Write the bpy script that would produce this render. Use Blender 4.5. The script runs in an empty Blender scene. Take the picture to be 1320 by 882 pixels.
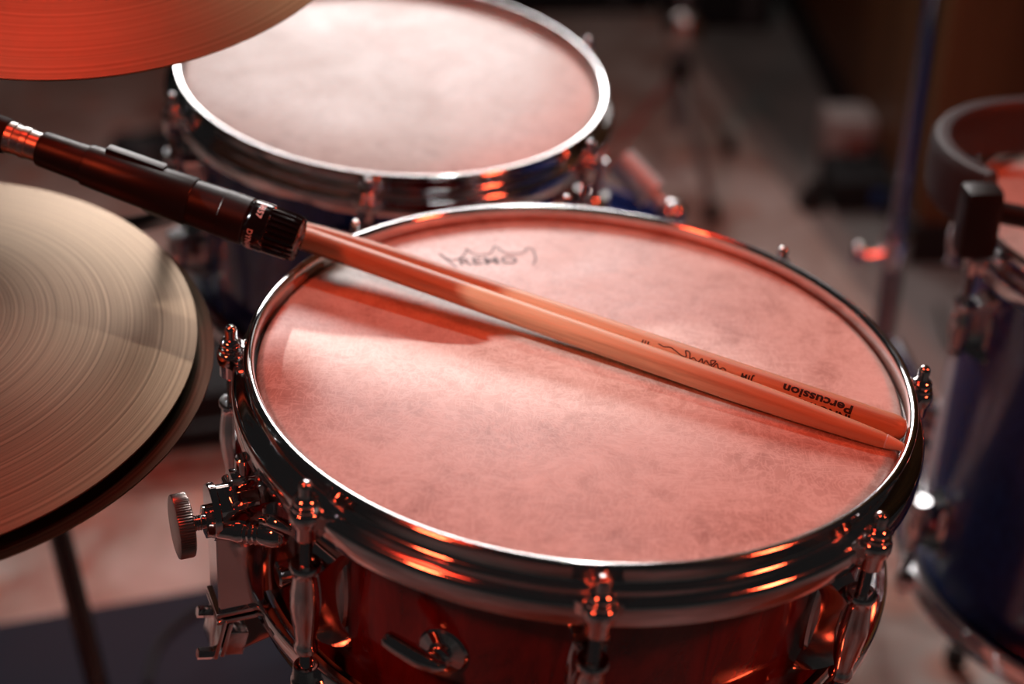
import bpy, bmesh, math, random
from mathutils import Vector, Matrix
random.seed(7)
PI = math.pi
scene = bpy.context.scene
COL = scene.collection

# ------------------------------------------------------------ camera
FPX = 1320 * 50 / 36
PITCH = math.radians(29.36)
CAMZ = 1.04484
CAM = Vector((0, 0, CAMZ))
cd = bpy.data.cameras.new('camera')
cd.lens = 50; cd.sensor_width = 36; cd.sensor_fit = 'HORIZONTAL'
cd.clip_start = 0.02; cd.clip_end = 60
cd.dof.use_dof = True; cd.dof.focus_distance = 0.735; cd.dof.aperture_fstop = 3.1
cd.dof.aperture_blades = 0
cam = bpy.data.objects.new('camera', cd); COL.objects.link(cam)
cam.location = CAM; cam.rotation_euler = (PI / 2 - PITCH, 0, 0)
scene.camera = cam

# ------------------------------------------------------------ world, lights, exposure
w = bpy.data.worlds.new('studio_air'); scene.world = w; w.use_nodes = True
w.node_tree.nodes['Background'].inputs[0].default_value = (0.55, 0.50, 0.50, 1)
w.node_tree.nodes['Background'].inputs[1].default_value = 0.016
vs = scene.view_settings
vs.view_transform = 'Standard'; vs.look = 'None'; vs.exposure = 0.08; vs.gamma = 1; vs.use_curve_mapping = False

def area(name, loc, target, sx, sy, power, col, spread=180):
    l = bpy.data.lights.new(name, 'AREA'); l.shape = 'RECTANGLE'; l.size = sx; l.size_y = sy
    l.energy = power; l.color = col; l.spread = math.radians(spread)
    o = bpy.data.objects.new(name, l); COL.objects.link(o); o.location = loc
    o.rotation_euler = (Vector(target) - Vector(loc)).to_track_quat('-Z', 'Y').to_euler()
    return o
def spot(name, loc, target, power, col, ang, rad, blend=.4):
    l = bpy.data.lights.new(name, 'SPOT'); l.energy = power; l.color = col
    l.spot_size = math.radians(ang); l.shadow_soft_size = rad; l.spot_blend = blend
    o = bpy.data.objects.new(name, l); COL.objects.link(o); o.location = loc
    o.rotation_euler = (Vector(target) - Vector(loc)).to_track_quat('-Z', 'Y').to_euler()
    return o
area('studio_softbox_back', (-.15, 3.3, 1.98), (0, .8, .6), 1.4, .6, 10, (1, .95, .93), 85)
area('red_stage_light_left', (-1.0, -.35, 2.2), (.05, .75, .6), .30, .30, 2.3, (1, .085, .03), 75)
area('red_stage_light_right', (1.7, .05, 2.0), (.05, .75, .6), .30, .30, 3.1, (1, .085, .03), 75)
area('red_stage_light_top', (-.45, .80, 2.75), (-.28, .85, .8), .45, .30, .42, (1, .05, .02), 60)
spot('white_side_spot', (-1.83, 1.21, 1.69), (-.045, .712, .655), 225, (1, .94, .92), 4.6, .02, .55)
def point_lamp(name, loc, power, rad):
    l = bpy.data.lights.new(name, 'POINT'); l.energy = power; l.shadow_soft_size = rad; l.color = (1, .95, .9)
    o = bpy.data.objects.new(name, l); COL.objects.link(o); o.location = loc
point_lamp('added_glint_fill', (.38, 1.75, 2.5), 20, .03)  # added unseen point lamp: gives chrome glints, brightens rug, floor and wall

# ------------------------------------------------------------ pixel helpers (1320 x 882 frame)
def ray(px, py):
    a, b = (px - 660) / FPX, (py - 441) / FPX
    s, c = math.sin(PITCH), math.cos(PITCH)
    return Vector((a, c - b * s, -s - b * c))
def atz(px, py, z):
    d = ray(px, py); return CAM + d * ((z - CAMZ) / d.z)
def aty(px, py, y):
    d = ray(px, py); return CAM + d * (y / d.y)

# ------------------------------------------------------------ materials
def mat(name, col, metal=0, rough=.5, coat=0, spec=.5, sheen=0):
    m = bpy.data.materials.new(name); m.use_nodes = True
    b = m.node_tree.nodes['Principled BSDF']
    b.inputs['Base Color'].default_value = (*col, 1); b.inputs['Metallic'].default_value = metal
    b.inputs['Roughness'].default_value = rough; b.inputs['Coat Weight'].default_value = coat
    b.inputs['Coat Roughness'].default_value = .05
    b.inputs['Specular IOR Level'].default_value = spec
    b.inputs['Sheen Weight'].default_value = sheen
    return m
def nodes(m):
    nt = m.node_tree; return nt, nt.nodes['Principled BSDF']
def N(nt, t, **kw):
    n = nt.nodes.new(t)
    for k, v in kw.items():
        if k in n.inputs: n.inputs[k].default_value = v
        else: setattr(n, k, v)
    return n
def ramp(nt, src, stops):
    r = nt.nodes.new('ShaderNodeValToRGB'); e = r.color_ramp.elements
    while len(e) < len(stops): e.new(.5)
    for i, (p, c) in enumerate(stops):
        e[i].position = p; e[i].color = (*c, 1)
    nt.links.new(src, r.inputs[0]); return r
def coords(nt, scale=(1, 1, 1), rot=(0, 0, 0)):
    t = nt.nodes.new('ShaderNodeTexCoord'); mp = nt.nodes.new('ShaderNodeMapping')
    mp.inputs['Scale'].default_value = scale; mp.inputs['Rotation'].default_value = rot
    nt.links.new(t.outputs['Object'], mp.inputs[0]); return mp.outputs[0]
def bump(nt, b, src, strength, dist=.001):
    n = N(nt, 'ShaderNodeBump', Strength=strength, Distance=dist)
    nt.links.new(src, n.inputs['Height']); nt.links.new(n.outputs[0], b.inputs['Normal']); return n

M = {}
M['chrome'] = mat('polished chrome', (.80, .79, .80), 1, .06)
nt, b = nodes(M['chrome'])
n1 = N(nt, 'ShaderNodeTexNoise', Scale=38, Detail=4); nt.links.new(coords(nt), n1.inputs[0])
r = ramp(nt, n1.outputs[0], [(.3, (.045,) * 3), (.75, (.13,) * 3)]); nt.links.new(r.outputs[0], b.inputs['Roughness'])
M['bright'] = mat('bright satin steel', (.90, .90, .90), .9, .58)
M['brushed'] = mat('brushed nickel', (.44, .37, .35), 1, .28)
M['thread'] = mat('threaded steel', (.5, .48, .46), 1, .3)
M['black'] = mat('black plastic', (.012, .012, .013), 0, .38)
M['satin'] = mat('satin dark grey metal', (.012, .011, .012), .2, .40)
M['steel'] = mat('grey steel', (.20, .20, .22), .8, .3)
M['dark_chrome'] = mat('dark chrome', (.30, .31, .36), 1, .14)
M['gloss'] = mat('gloss black plastic', (.008, .007, .008), 0, .12, .6)
M['rubber'] = mat('black rubber', (.012, .012, .012), 0, .75)
M['ink'] = mat('black ink', (.012, .008, .008), 0, .6)
M['logo_ink'] = mat('grey logo ink', (.16, .14, .15), 0, .55)
M['mic_ink'] = mat('pale mic lettering', (.75, .70, .68), 0, .5)
M['strap'] = mat('clear snare strap', (.35, .33, .33), 0, .25)
M['leather'] = mat('charcoal padded leather', (.045, .046, .05), 0, .55)
nt, b = nodes(M['leather']); v = N(nt, 'ShaderNodeTexVoronoi', Scale=900); nt.links.new(coords(nt), v.inputs[0]); bump(nt, b, v.outputs[0], .3, .0004)

# coated drum head: milky film with matted fibres
M['head'] = mat('fibre coated drum head', (.8, .7, .62), 0, .42, .0, .5)
nt, b = nodes(M['head'])
c0 = coords(nt)
w0 = N(nt, 'ShaderNodeTexNoise', Scale=9, Detail=7, Roughness=.62, Distortion=1.2); nt.links.new(c0, w0.inputs[0])
f1 = N(nt, 'ShaderNodeTexNoise', Scale=26, Detail=3, Roughness=.55, Distortion=3.4); nt.links.new(coords(nt, (1, 2.2, 1), (0, 0, .5)), f1.inputs[0])
f2 = N(nt, 'ShaderNodeTexNoise', Scale=30, Detail=3, Roughness=.55, Distortion=3.8); nt.links.new(coords(nt, (2.4, 1, 1), (0, 0, -.7)), f2.inputs[0])
f3 = N(nt, 'ShaderNodeTexNoise', Scale=34, Detail=9, Roughness=.68, Distortion=1.0); nt.links.new(c0, f3.inputs[0])
line = [(.455, (0, 0, 0)), (.495, (1, 1, 1)), (.505, (1, 1, 1)), (.545, (0, 0, 0))]
l1 = ramp(nt, f1.outputs[0], line); l2 = ramp(nt, f2.outputs[0], line)
mx = N(nt, 'ShaderNodeMix', data_type='RGBA', blend_type='LIGHTEN'); mx.inputs[0].default_value = 1
nt.links.new(l1.outputs[0], mx.inputs[6]); nt.links.new(l2.outputs[0], mx.inputs[7])
ra = ramp(nt, w0.outputs[0], [(.30, (.56, .41, .36)), (.50, (.70, .58, .51)), (.68, (.80, .71, .64))])
rb = ramp(nt, f3.outputs[0], [(.32, (.68, .55, .51)), (.5, (.92, .88, .86)), (.64, (1, 1, 1))])
mm = N(nt, 'ShaderNodeMix', data_type='RGBA', blend_type='MULTIPLY'); mm.inputs[0].default_value = .85
nt.links.new(ra.outputs[0], mm.inputs[6]); nt.links.new(rb.outputs[0], mm.inputs[7])
fm_ = N(nt, 'ShaderNodeMath', operation='MULTIPLY'); nt.links.new(mx.outputs[2], fm_.inputs[0]); nt.links.new(f3.outputs[0], fm_.inputs[1])
fb = N(nt, 'ShaderNodeMix', data_type='RGBA'); nt.links.new(fm_.outputs[0], fb.inputs[0]); nt.links.new(mm.outputs[2], fb.inputs[6]); fb.inputs[7].default_value = (.86, .78, .71, 1)
nt.links.new(fb.outputs[2], b.inputs['Base Color'])
rr = ramp(nt, w0.outputs[0], [(.3, (.36,) * 3), (.7, (.50,) * 3)]); nt.links.new(rr.outputs[0], b.inputs['Roughness'])
bump(nt, b, f3.outputs[0], .30, .0006)

# stained, lacquered shell
def lacquer(name, c1, c2, sc):
    m = mat(name, c1, 0, .22, .9)
    nt, b = nodes(m)
    n = N(nt, 'ShaderNodeTexNoise', Scale=sc, Detail=8, Roughness=.7, Distortion=1.5); nt.links.new(coords(nt, (1, 1, .25)), n.inputs[0])
    r = ramp(nt, n.outputs[0], [(.35, c1), (.7, c2)]); nt.links.new(r.outputs[0], b.inputs['Base Color'])
    return m
M['red_shell'] = lacquer('red stained lacquer', (.085, .004, .004), (.24, .012, .010), 40)
M['blue_shell'] = lacquer('blue sparkle lacquer', (.010, .028, .15), (.022, .075, .34), 260)

# hickory sticks: grain along local Z
M['wood'] = mat('pale hickory', (.72, .47, .28), 0, .42)
nt, b = nodes(M['wood'])
n = N(nt, 'ShaderNodeTexNoise', Scale=90, Detail=7, Roughness=.65, Distortion=.4); nt.links.new(coords(nt, (2.5, 2.5, .09)), n.inputs[0])
r = ramp(nt, n.outputs[0], [(.3, (.42, .22, .115)), (.48, (.60, .35, .195)), (.7, (.70, .44, .26))]); nt.links.new(r.outputs[0], b.inputs['Base Color'])
bump(nt, b, n.outputs[0], .15, .0004)
M['wood_raw'] = mat('bare hickory tip', (.74, .52, .34), 0, .6)

# lathed bronze: concentric grooves around local Z
def bronze(name, c1, c2, rough):
    m = mat(name, c1, 1, rough)
    nt, b = nodes(m)
    t = nt.nodes.new('ShaderNodeTexCoord'); sep = nt.nodes.new('ShaderNodeSeparateXYZ'); nt.links.new(t.outputs['Object'], sep.inputs[0])
    cb = nt.nodes.new('ShaderNodeCombineXYZ'); nt.links.new(sep.outputs[0], cb.inputs[0]); nt.links.new(sep.outputs[1], cb.inputs[1])
    ln = N(nt, 'ShaderNodeVectorMath', operation='LENGTH'); nt.links.new(cb.outputs[0], ln.inputs[0])
    n = N(nt, 'ShaderNodeTexNoise', noise_dimensions='1D', Scale=620, Detail=6, Roughness=.7); nt.links.new(ln.outputs['Value'], n.inputs['W'])
    n2 = N(nt, 'ShaderNodeTexNoise', Scale=9, Detail=5); nt.links.new(t.outputs['Object'], n2.inputs[0])
    ad = N(nt, 'ShaderNodeMix', data_type='FLOAT'); ad.inputs[0].default_value = .12
    nt.links.new(n.outputs[0], ad.inputs[2]); nt.links.new(n2.outputs[0], ad.inputs[3])
    r = ramp(nt, ad.outputs[0], [(.35, c1), (.65, c2)]); nt.links.new(r.outputs[0], b.inputs['Base Color'])
    bump(nt, b, n.outputs[0], .16, .0005)
    b.inputs['Anisotropic'].default_value = .5
    return m
M['bronze'] = bronze('lathed bronze', (.125, .086, .056), (.265, .185, .122), .42)
M['bronze_warm'] = bronze('reddish lathed bronze', (.22, .105, .055), (.36, .19, .105), .34)

# floor, rug, mat, walls
M['floor'] = mat('worn grey stage floor', (.22, .20, .19), 0, .7)
nt, b = nodes(M['floor'])
n = N(nt, 'ShaderNodeTexNoise', Scale=3.5, Detail=8, Roughness=.6); nt.links.new(coords(nt), n.inputs[0])
r = ramp(nt, n.outputs[0], [(.3, (.14, .135, .13)), (.55, (.24, .23, .22)), (.75, (.36, .34, .33))]); nt.links.new(r.outputs[0], b.inputs['Base Color'])
M['rug'] = mat('faded red patterned rug', (.4, .2, .16), 0, .95, sheen=.2)
nt, b = nodes(M['rug'])
n = N(nt, 'ShaderNodeTexNoise', Scale=4.2, Detail=5, Roughness=.6, Distortion=.8); nt.links.new(coords(nt), n.inputs[0])
v = N(nt, 'ShaderNodeTexVoronoi', Scale=7.5, Randomness=.55); nt.links.new(coords(nt), v.inputs[0])
ra = ramp(nt, n.outputs[0], [(.36, (.46, .23, .18)), (.48, (.62, .49, .43)), (.62, (.80, .70, .65))])
rb = ramp(nt, v.outputs['Distance'], [(.16, (1, .62, .52)), (.30, (1, 1, 1)), (.55, (.86, .80, .78))])
mm = N(nt, 'ShaderNodeMix', data_type='RGBA', blend_type='MULTIPLY'); mm.inputs[0].default_value = .9
nt.links.new(ra.outputs[0], mm.inputs[6]); nt.links.new(rb.outputs[0], mm.inputs[7]); nt.links.new(mm.outputs[2], b.inputs['Base Color'])
n3 = N(nt, 'ShaderNodeTexNoise', Scale=400, Detail=2); nt.links.new(coords(nt), n3.inputs[0]); bump(nt, b, n3.outputs[0], .5, .002)
M['rug_border'] = mat('pale rug border', (.30, .25, .23), 0, .95)
M['mat'] = mat('dark navy mat', (.018, .020, .038), 0, .9)
nt, b = nodes(M['mat'])
n3 = N(nt, 'ShaderNodeTexNoise', Scale=300, Detail=2); nt.links.new(coords(nt), n3.inputs[0]); bump(nt, b, n3.outputs[0], .6, .002)
M['panel'] = mat('brown wood panel', (.16, .06, .02), 0, .45)
nt, b = nodes(M['panel'])
n = N(nt, 'ShaderNodeTexNoise', Scale=14, Detail=7, Roughness=.6); nt.links.new(coords(nt, (1, 1, .06)), n.inputs[0])
r = ramp(nt, n.outputs[0], [(.3, (.10, .044, .014)), (.55, (.17, .080, .028)), (.75, (.24, .12, .045))]); nt.links.new(r.outputs[0], b.inputs['Base Color'])
M['dark_wall'] = mat('black stage drape', (.012, .011, .011), 0, .95)
M['case'] = mat('black case cloth', (.014, .014, .016), 0, .8)
M['white_box'] = mat('pale card', (.55, .50, .48), 0, .8)
M['red_box'] = mat('dusty red card', (.38, .12, .09), 0, .8)
M['blue'] = mat('blue plastic', (.03, .10, .32), 0, .4)
M['grey_strap'] = mat('grey webbing', (.08, .08, .085), 0, .8)

# ------------------------------------------------------------ mesh helpers
def new_bm(): return bmesh.new()
def finish(name, bm, m, parent=None, loc=(0, 0, 0), smooth=True, ang=35):
    bmesh.ops.recalc_face_normals(bm, faces=bm.faces)
    me = bpy.data.meshes.new(name); bm.to_mesh(me); bm.free()
    if m: me.materials.append(M[m])
    if smooth:
        me.shade_smooth(); me.set_sharp_from_angle(angle=math.radians(ang))
    return link(name, me, parent, loc)
def link(name, me, parent=None, loc=(0, 0, 0), rot=None):
    o = bpy.data.objects.new(name, me); COL.objects.link(o)
    o.parent = parent; o.location = loc
    if rot: o.rotation_euler = rot
    return o
def tag(o, label, cat, group=None, kind=None):
    if label: o['label'] = label
    if cat: o['category'] = cat
    if group: o['group'] = group
    if kind: o['kind'] = kind
    return o
def empty(name, loc, mtx=None):
    o = bpy.data.objects.new(name, None); COL.objects.link(o); o.empty_display_size = .02
    if mtx is not None:
        mm = mtx.to_4x4(); mm.translation = Vector(loc); o.matrix_world = mm
    else: o.location = loc
    return o
def lathe(bm, prof, seg=48, mtx=None, closed=False):
    """prof: (r, z) list around Z; closed ring profile when closed"""
    mtx = mtx or Matrix.Identity(4)
    rings = []
    for r_, z in prof:
        if r_ < 1e-7: rings.append([bm.verts.new(mtx @ Vector((0, 0, z)))])
        else: rings.append([bm.verts.new(mtx @ Vector((r_ * math.cos(2 * PI * i / seg), r_ * math.sin(2 * PI * i / seg), z))) for i in range(seg)])
    pairs = list(zip(rings, rings[1:]))
    if closed: pairs.append((rings[-1], rings[0]))
    for a, c in pairs:
        for i in range(seg):
            j = (i + 1) % seg
            if len(a) == 1 and len(c) == 1: continue
            if len(a) == 1: bm.faces.new((a[0], c[i], c[j]))
            elif len(c) == 1: bm.faces.new((a[i], a[j], c[0]))
            else: bm.faces.new((a[i], a[j], c[j], c[i]))
    return bm
def axis_mtx(a, bb):
    """frame whose Z runs from a to bb, origin a"""
    a = Vector(a); d = (Vector(bb) - a)
    q = d.to_track_quat('Z', 'Y'); mm = q.to_matrix().to_4x4(); mm.translation = a
    return mm, d.length
def cyl(bm, a, bb, r0, r1=None, seg=20, bev=0.0):
    mm, L = axis_mtx(a, bb); r1 = r0 if r1 is None else r1
    if bev: prof = [(0, 0), (r0 - bev, 0), (r0, bev), (r1, L - bev), (r1 - bev, L), (0, L)]
    else: prof = [(0, 0), (r0, 0), (r1, L), (0, L)]
    return lathe(bm, prof, seg, mm)
def tube(bm, pts, rad, seg=12, closed=False):
    pts = [Vector(p) for p in pts]; n = len(pts); rings = []
    up = None
    for i, p in enumerate(pts):
        if closed: t = pts[(i + 1) % n] - pts[i - 1]
        else: t = pts[min(i + 1, n - 1)] - pts[max(i - 1, 0)]
        t.normalize()
        if up is None:
            up = Vector((0, 0, 1)) if abs(t.z) < .9 else Vector((1, 0, 0))
        s = t.cross(up).normalized(); up = s.cross(t).normalized()
        r_ = rad[i] if isinstance(rad, (list, tuple)) else rad
        rings.append([bm.verts.new(p + (s * math.cos(2 * PI * k / seg) + up * math.sin(2 * PI * k / seg)) * r_) for k in range(seg)])
    for i in range(n if closed else n - 1):
        a, c = rings[i], rings[(i + 1) % n]
        for k in range(seg):
            bm.faces.new((a[k], a[(k + 1) % seg], c[(k + 1) % seg], c[k]))
    if not closed:
        bm.faces.new(rings[0][::-1]); bm.faces.new(rings[-1])
    return bm
def spline(pts, n=8):
    pts = [Vector(p) for p in pts]; out = []
    P = [pts[0] * 2 - pts[1]] + pts + [pts[-1] * 2 - pts[-2]]
    for i in range(1, len(P) - 2):
        for k in range(n):
            t = k / n; p0, p1, p2, p3 = P[i - 1:i + 3]
            out.append(.5 * ((2 * p1) + (p2 - p0) * t + (2 * p0 - 5 * p1 + 4 * p2 - p3) * t * t + (3 * p1 - p0 - 3 * p2 + p3) * t ** 3))
    out.append(pts[-1]); return out
def box(bm, c, s, mtx=None, bev=0.0, seg=2):
    mm = (mtx or Matrix.Identity(4)) @ Matrix.Translation(c) @ Matrix.Diagonal((*s, 1))
    r_ = bmesh.ops.create_cube(bm, size=1, matrix=mm)
    if bev:
        vs_ = set(r_['verts']); es = [e for e in bm.edges if e.verts[0] in vs_ and e.verts[1] in vs_]
        bmesh.ops.bevel(bm, geom=es, offset=bev, segments=seg, profile=.6, affect='EDGES')
    return bm
def extrude_poly(bm, pts, d, mtx=None):
    """pts in XY, extruded from z=0 to d"""
    mm = mtx or Matrix.Identity(4)
    a = [bm.verts.new(mm @ Vector((x, y, 0))) for x, y in pts]; c = [bm.verts.new(mm @ Vector((x, y, d))) for x, y in pts]
    bm.faces.new(a[::-1]); bm.faces.new(c); n = len(pts)
    for i in range(n): bm.faces.new((a[i], a[(i + 1) % n], c[(i + 1) % n], c[i]))
    return bm
def text_bm(body, size, sub=0, spacing=1.0, bold=0.0):
    cu = bpy.data.curves.new('t', 'FONT'); cu.body = body; cu.size = size; cu.space_character = spacing
    cu.offset = bold; cu.resolution_u = 3; cu.align_x = 'LEFT'
    o = bpy.data.objects.new('t', cu); COL.objects.link(o)
    bpy.context.view_layer.update()
    me = bpy.data.meshes.new_from_object(o.evaluated_get(bpy.context.evaluated_depsgraph_get()))
    bm = bmesh.new(); bm.from_mesh(me)
    bpy.data.objects.remove(o); bpy.data.curves.remove(cu); bpy.data.meshes.remove(me)
    bmesh.ops.triangulate(bm, faces=bm.faces)
    for _ in range(sub):
        es = [e for e in bm.edges if e.calc_length() > size * .12]
        if es: bmesh.ops.subdivide_edges(bm, edges=es, cuts=1); bmesh.ops.triangulate(bm, faces=bm.faces)
    return bm
def frame_from_normal(n):
    n = Vector(n).normalized(); ex = Vector((1, 0, 0)); ex = (ex - n * ex.dot(n)).normalized(); ey = n.cross(ex)
    return Matrix((ex, ey, n)).transposed()

# ------------------------------------------------------------ structure: floor, walls
bm = new_bm(); box(bm, (0, 2.2, -.03), (9, 9, .06))
tag(finish('floor', bm, 'floor', smooth=False), 'worn grey stage floor under the rug and drums', 'floor', kind='structure')
pB, pA = atz(1176, 337, 0), atz(1010, 0, 0)
dirl = (pA - pB).normalized(); far = pB + dirl * 3.2
bm = new_bm()
extrude_poly(bm, [(pB.x, pB.y), (pB.x + 3.0, pB.y - .15), (pB.x + 3.0, far.y), (far.x, far.y)], 2.6)
tag(finish('wall_right', bm, 'panel', smooth=False), 'brown wood panelled wall with a corner behind the chrome stand', 'wall', kind='structure')
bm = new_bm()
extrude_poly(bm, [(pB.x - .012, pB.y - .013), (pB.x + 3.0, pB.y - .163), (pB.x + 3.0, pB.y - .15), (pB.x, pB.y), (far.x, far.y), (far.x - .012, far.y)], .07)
tag(finish('dark_strip_right', bm, 'case', smooth=False), 'low black band along the foot of the wood panelled wall', 'strip', kind='structure')  # low black strip following the foot of the wood wall
bm = new_bm()
nf = 90
a_, c_ = [], []
for i in range(nf + 1):
    x = -4.4 + i * 5.4 / nf; y = 5.0 + .05 * math.sin(i * 1.7) + .02 * math.sin(i * 4.1)
    a_.append(bm.verts.new((x, y, 0))); c_.append(bm.verts.new((x, y, 3)))
for i in range(nf): bm.faces.new((a_[i], a_[i + 1], c_[i + 1], c_[i]))
tag(finish('wall_back', bm, 'dark_wall'), 'black drape hanging across the back of the stage', 'wall', kind='structure')

# rug with border
e1, e2 = atz(950, 120, 0), atz(1062, 268, 0)
de = (e2 - e1).normalized(); q0 = e1 - de * .75; q1 = e2 + de * 1.7
rug = empty('patterned_rug', (-.4, 1.9, 0))
def rug_piece(name, pts, z0, h, m):
    bm = new_bm(); extrude_poly(bm, [(x + .4, y - 1.9) for x, y in pts], h, Matrix.Translation((0, 0, z0)))
    return finish(name, bm, m, rug, smooth=False)
L = 2.6
pl = Vector((-de.y, de.x, 0)); pl = pl if pl.x < 0 else -pl
o0, o1 = q0, q1
rug_piece('pile', [(p.x, p.y) for p in (o0 + pl * .05, o1 + pl * .05, o1 + pl * L, o0 + pl * L)], .001, .009, 'rug')
rug_piece('border', [(p.x, p.y) for p in (o0, o1, o1 + pl * .05, o0 + pl * .05)], .001, .0095, 'rug_border')
tag(rug, 'faded red patterned rug with a pale border under the drum kit', 'rug')

# dark mat
m1, m2 = atz(0, 808, .012), atz(345, 748, .012)
bm = new_bm()
d12 = (m2 - m1)
A0, B0 = m1 - d12 * .8, m2 + d12 * .55
nn = Vector((d12.y, -d12.x, 0)).normalized()
extrude_poly(bm, [(A0.x, A0.y), (B0.x, B0.y), (B0.x + nn.x * .55, B0.y + nn.y * .55), (A0.x + nn.x * .55, A0.y + nn.y * .55)], .005, Matrix.Translation((0, 0, .0105)))
tag(finish('floor_mat', bm, 'mat', smooth=False), 'dark navy rubber-backed mat lying on the patterned rug', 'mat')

# ------------------------------------------------------------ drums
def hoop_mesh(RL, flip=False):
    pr = [(-.0055, -.012), (-.0055, -.0036), (-.0053, -.0022), (-.0047, -.0011), (-.0038, -.0003), (-.0027, 0), (-.0015, -.0002), (-.0005, -.0007), (0, -.0015), (-.0005, -.0022),
          (-.0018, -.0028), (-.0031, -.0034), (-.0034, -.0048), (-.0034, -.0112), (-.0031, -.0124), (-.0020, -.0136), (.001, -.0146), (.0040, -.0154),
          (.0056, -.0162), (.0064, -.0176), (.0066, -.0195), (.0066, -.0285), (.0062, -.0292), (.0052, -.0292), (.0050, -.0285), (.0050, -.0195), (.0044, -.0178), (.003, -.0168),
          (0, -.0158), (-.0036, -.0145), (-.0050, -.0135)]
    bm = new_bm(); lathe(bm, [(RL + a, -h if flip else h) for a, h in pr], 160, closed=True)
    bmesh.ops.recalc_face_normals(bm, faces=bm.faces)
    me = bpy.data.meshes.new('hoop'); bm.to_mesh(me); bm.free(); me.materials.append(M['chrome']); me.shade_smooth(); me.set_sharp_from_angle(angle=math.radians(60))
    return me
def ear_mesh(flip=False):
    # eyelet on the hoop flange that the rod passes through; local X points outwards, origin at the rod axis
    s = -1 if flip else 1
    bm = new_bm()
    lathe(bm, [(r_, s * h) for r_, h in [(.0040, -.0135), (.0040, -.0290), (.0048, -.0298), (.0060, -.0298), (.0066, -.0290), (.0066, -.0225), (.0076, -.0212), (.0080, -.018), (.0080, -.0150), (.0074, -.0138), (.0062, -.0130), (.0048, -.0130)]], 28, closed=True)
    # web flaring from the flange into the eyelet
    web = [(-.0058, -.0145), (.0, -.0078), (.0035, -.0070), (.0035, .0070), (0, .0078), (-.0058, .0145)]
    z0 = -.0212 if not flip else .0150
    outer = [bm.verts.new((x, y, z0)) for x, y in web]; inner = [bm.verts.new((x, y, z0 + .0062)) for x, y in web]
    k = len(web)
    hole = [(.0039 * math.cos(t), .0039 * math.sin(t)) for t in [PI * .5 + PI * i / 6 for i in range(7)]]
    bm.faces.new(outer[::-1]); bm.faces.new(inner)
    for i in range(k): bm.faces.new((outer[i], outer[(i + 1) % k], inner[(i + 1) % k], inner[i]))
    bmesh.ops.recalc_face_normals(bm, faces=bm.faces)
    me = bpy.data.meshes.new('hoop_ear'); bm.to_mesh(me); bm.free(); me.materials.append(M['chrome']); me.shade_smooth(); me.set_sharp_from_angle(angle=math.radians(40))
    return me
def rod_mesh(L_, flip=False):
    s = -1 if flip else 1
    pr = [(0, .0022), (.0018, .0020), (.0029, .0010), (.0033, -.0010), (.0030, -.0045), (.0034, -.0062), (.0054, -.0072), (.0060, -.0085), (.0060, -.0100), (.0052, -.0112), (.0068, -.0116), (.0068, -.0128), (.0032, -.0130)]
    z = -.0130
    while z > -L_: pr += [(.0028, z - .0004), (.0032, z - .0009)]; z -= .0012
    pr += [(.0028, z), (0, z)]
    bm = new_bm(); lathe(bm, [(a, s * h) for a, h in pr], 20)
    bmesh.ops.recalc_face_normals(bm, faces=bm.faces)
    me = bpy.data.meshes.new('tension_rod'); bm.to_mesh(me); bm.free(); me.materials.append(M['chrome']); me.shade_smooth(); me.set_sharp_from_angle(angle=math.radians(50))
    return me
def lug_mesh(off, H):
    """lug of height H, local X outwards, origin on the rod axis at its top; the shell lies at x = -off"""
    bm = new_bm()
    lathe(bm, [(0, -.0005), (.0040, -.0005), (.0044, 0), (.0072, 0), (.0078, -.0010), (.0078, -.0030), (.0066, -.0042), (.0064, -.008), (.0074, -H * .30), (.0080, -H * .46), (.0070, -H * .66), (.0052, -H * .86), (.0058, -H + .004), (.0064, -H + .002), (.0060, -H), (0, -H)], 28)
    # crescent bridge between tube and shell
    n = 20; sec = []
    for i in range(n + 1):
        t = i / n; z = .004 - t * (H + .008)
        sec.append((-off + .0005 + math.sin(PI * t) ** .7 * (off + .0055), z, .0022 + .0075 * (1 - math.sin(PI * t)) ** 1.2))
    L_, R_, Lb, Rb = [], [], [], []
    for x, z, hw in sec:
        L_.append(bm.verts.new((x, -hw, z))); R_.append(bm.verts.new((x, hw, z)))
        Lb.append(bm.verts.new((-off - .002, -hw - .0025, z))); Rb.append(bm.verts.new((-off - .002, hw + .0025, z)))
    for i in range(n):
        for a, c in ((L_, R_), (R_, Rb), (Rb, Lb), (Lb, L_)): bm.faces.new((a[i], c[i], c[i + 1], a[i + 1]))
    for q in (0, n): bm.faces.new((L_[q], R_[q], Rb[q], Lb[q]))
    # elliptical foot plate on the shell
    pts = [(.0092 * math.cos(t), -H / 2 + (H * .60) * math.sin(t)) for t in [2 * PI * i / 36 for i in range(36)]]
    f_ = [bm.verts.new((-off - .002, y, z)) for y, z in pts]; g_ = [bm.verts.new((-off + .0012, y, z)) for y, z in pts]
    h_ = [bm.verts.new((-off + .0026, y * .86, -H / 2 + (z + H / 2) * .93)) for y, z in pts]
    for i in range(36):
        j = (i + 1) % 36; bm.faces.new((f_[i], f_[j], g_[j], g_[i])); bm.faces.new((g_[i], g_[j], h_[j], h_[i]))
    bm.faces.new(h_); bm.faces.new(f_[::-1])
    bmesh.ops.recalc_face_normals(bm, faces=bm.faces)
    me = bpy.data.meshes.new('lug'); bm.to_mesh(me); bm.free(); me.materials.append(M['chrome']); me.shade_smooth(); me.set_sharp_from_angle(angle=math.radians(42))
    return me

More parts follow.
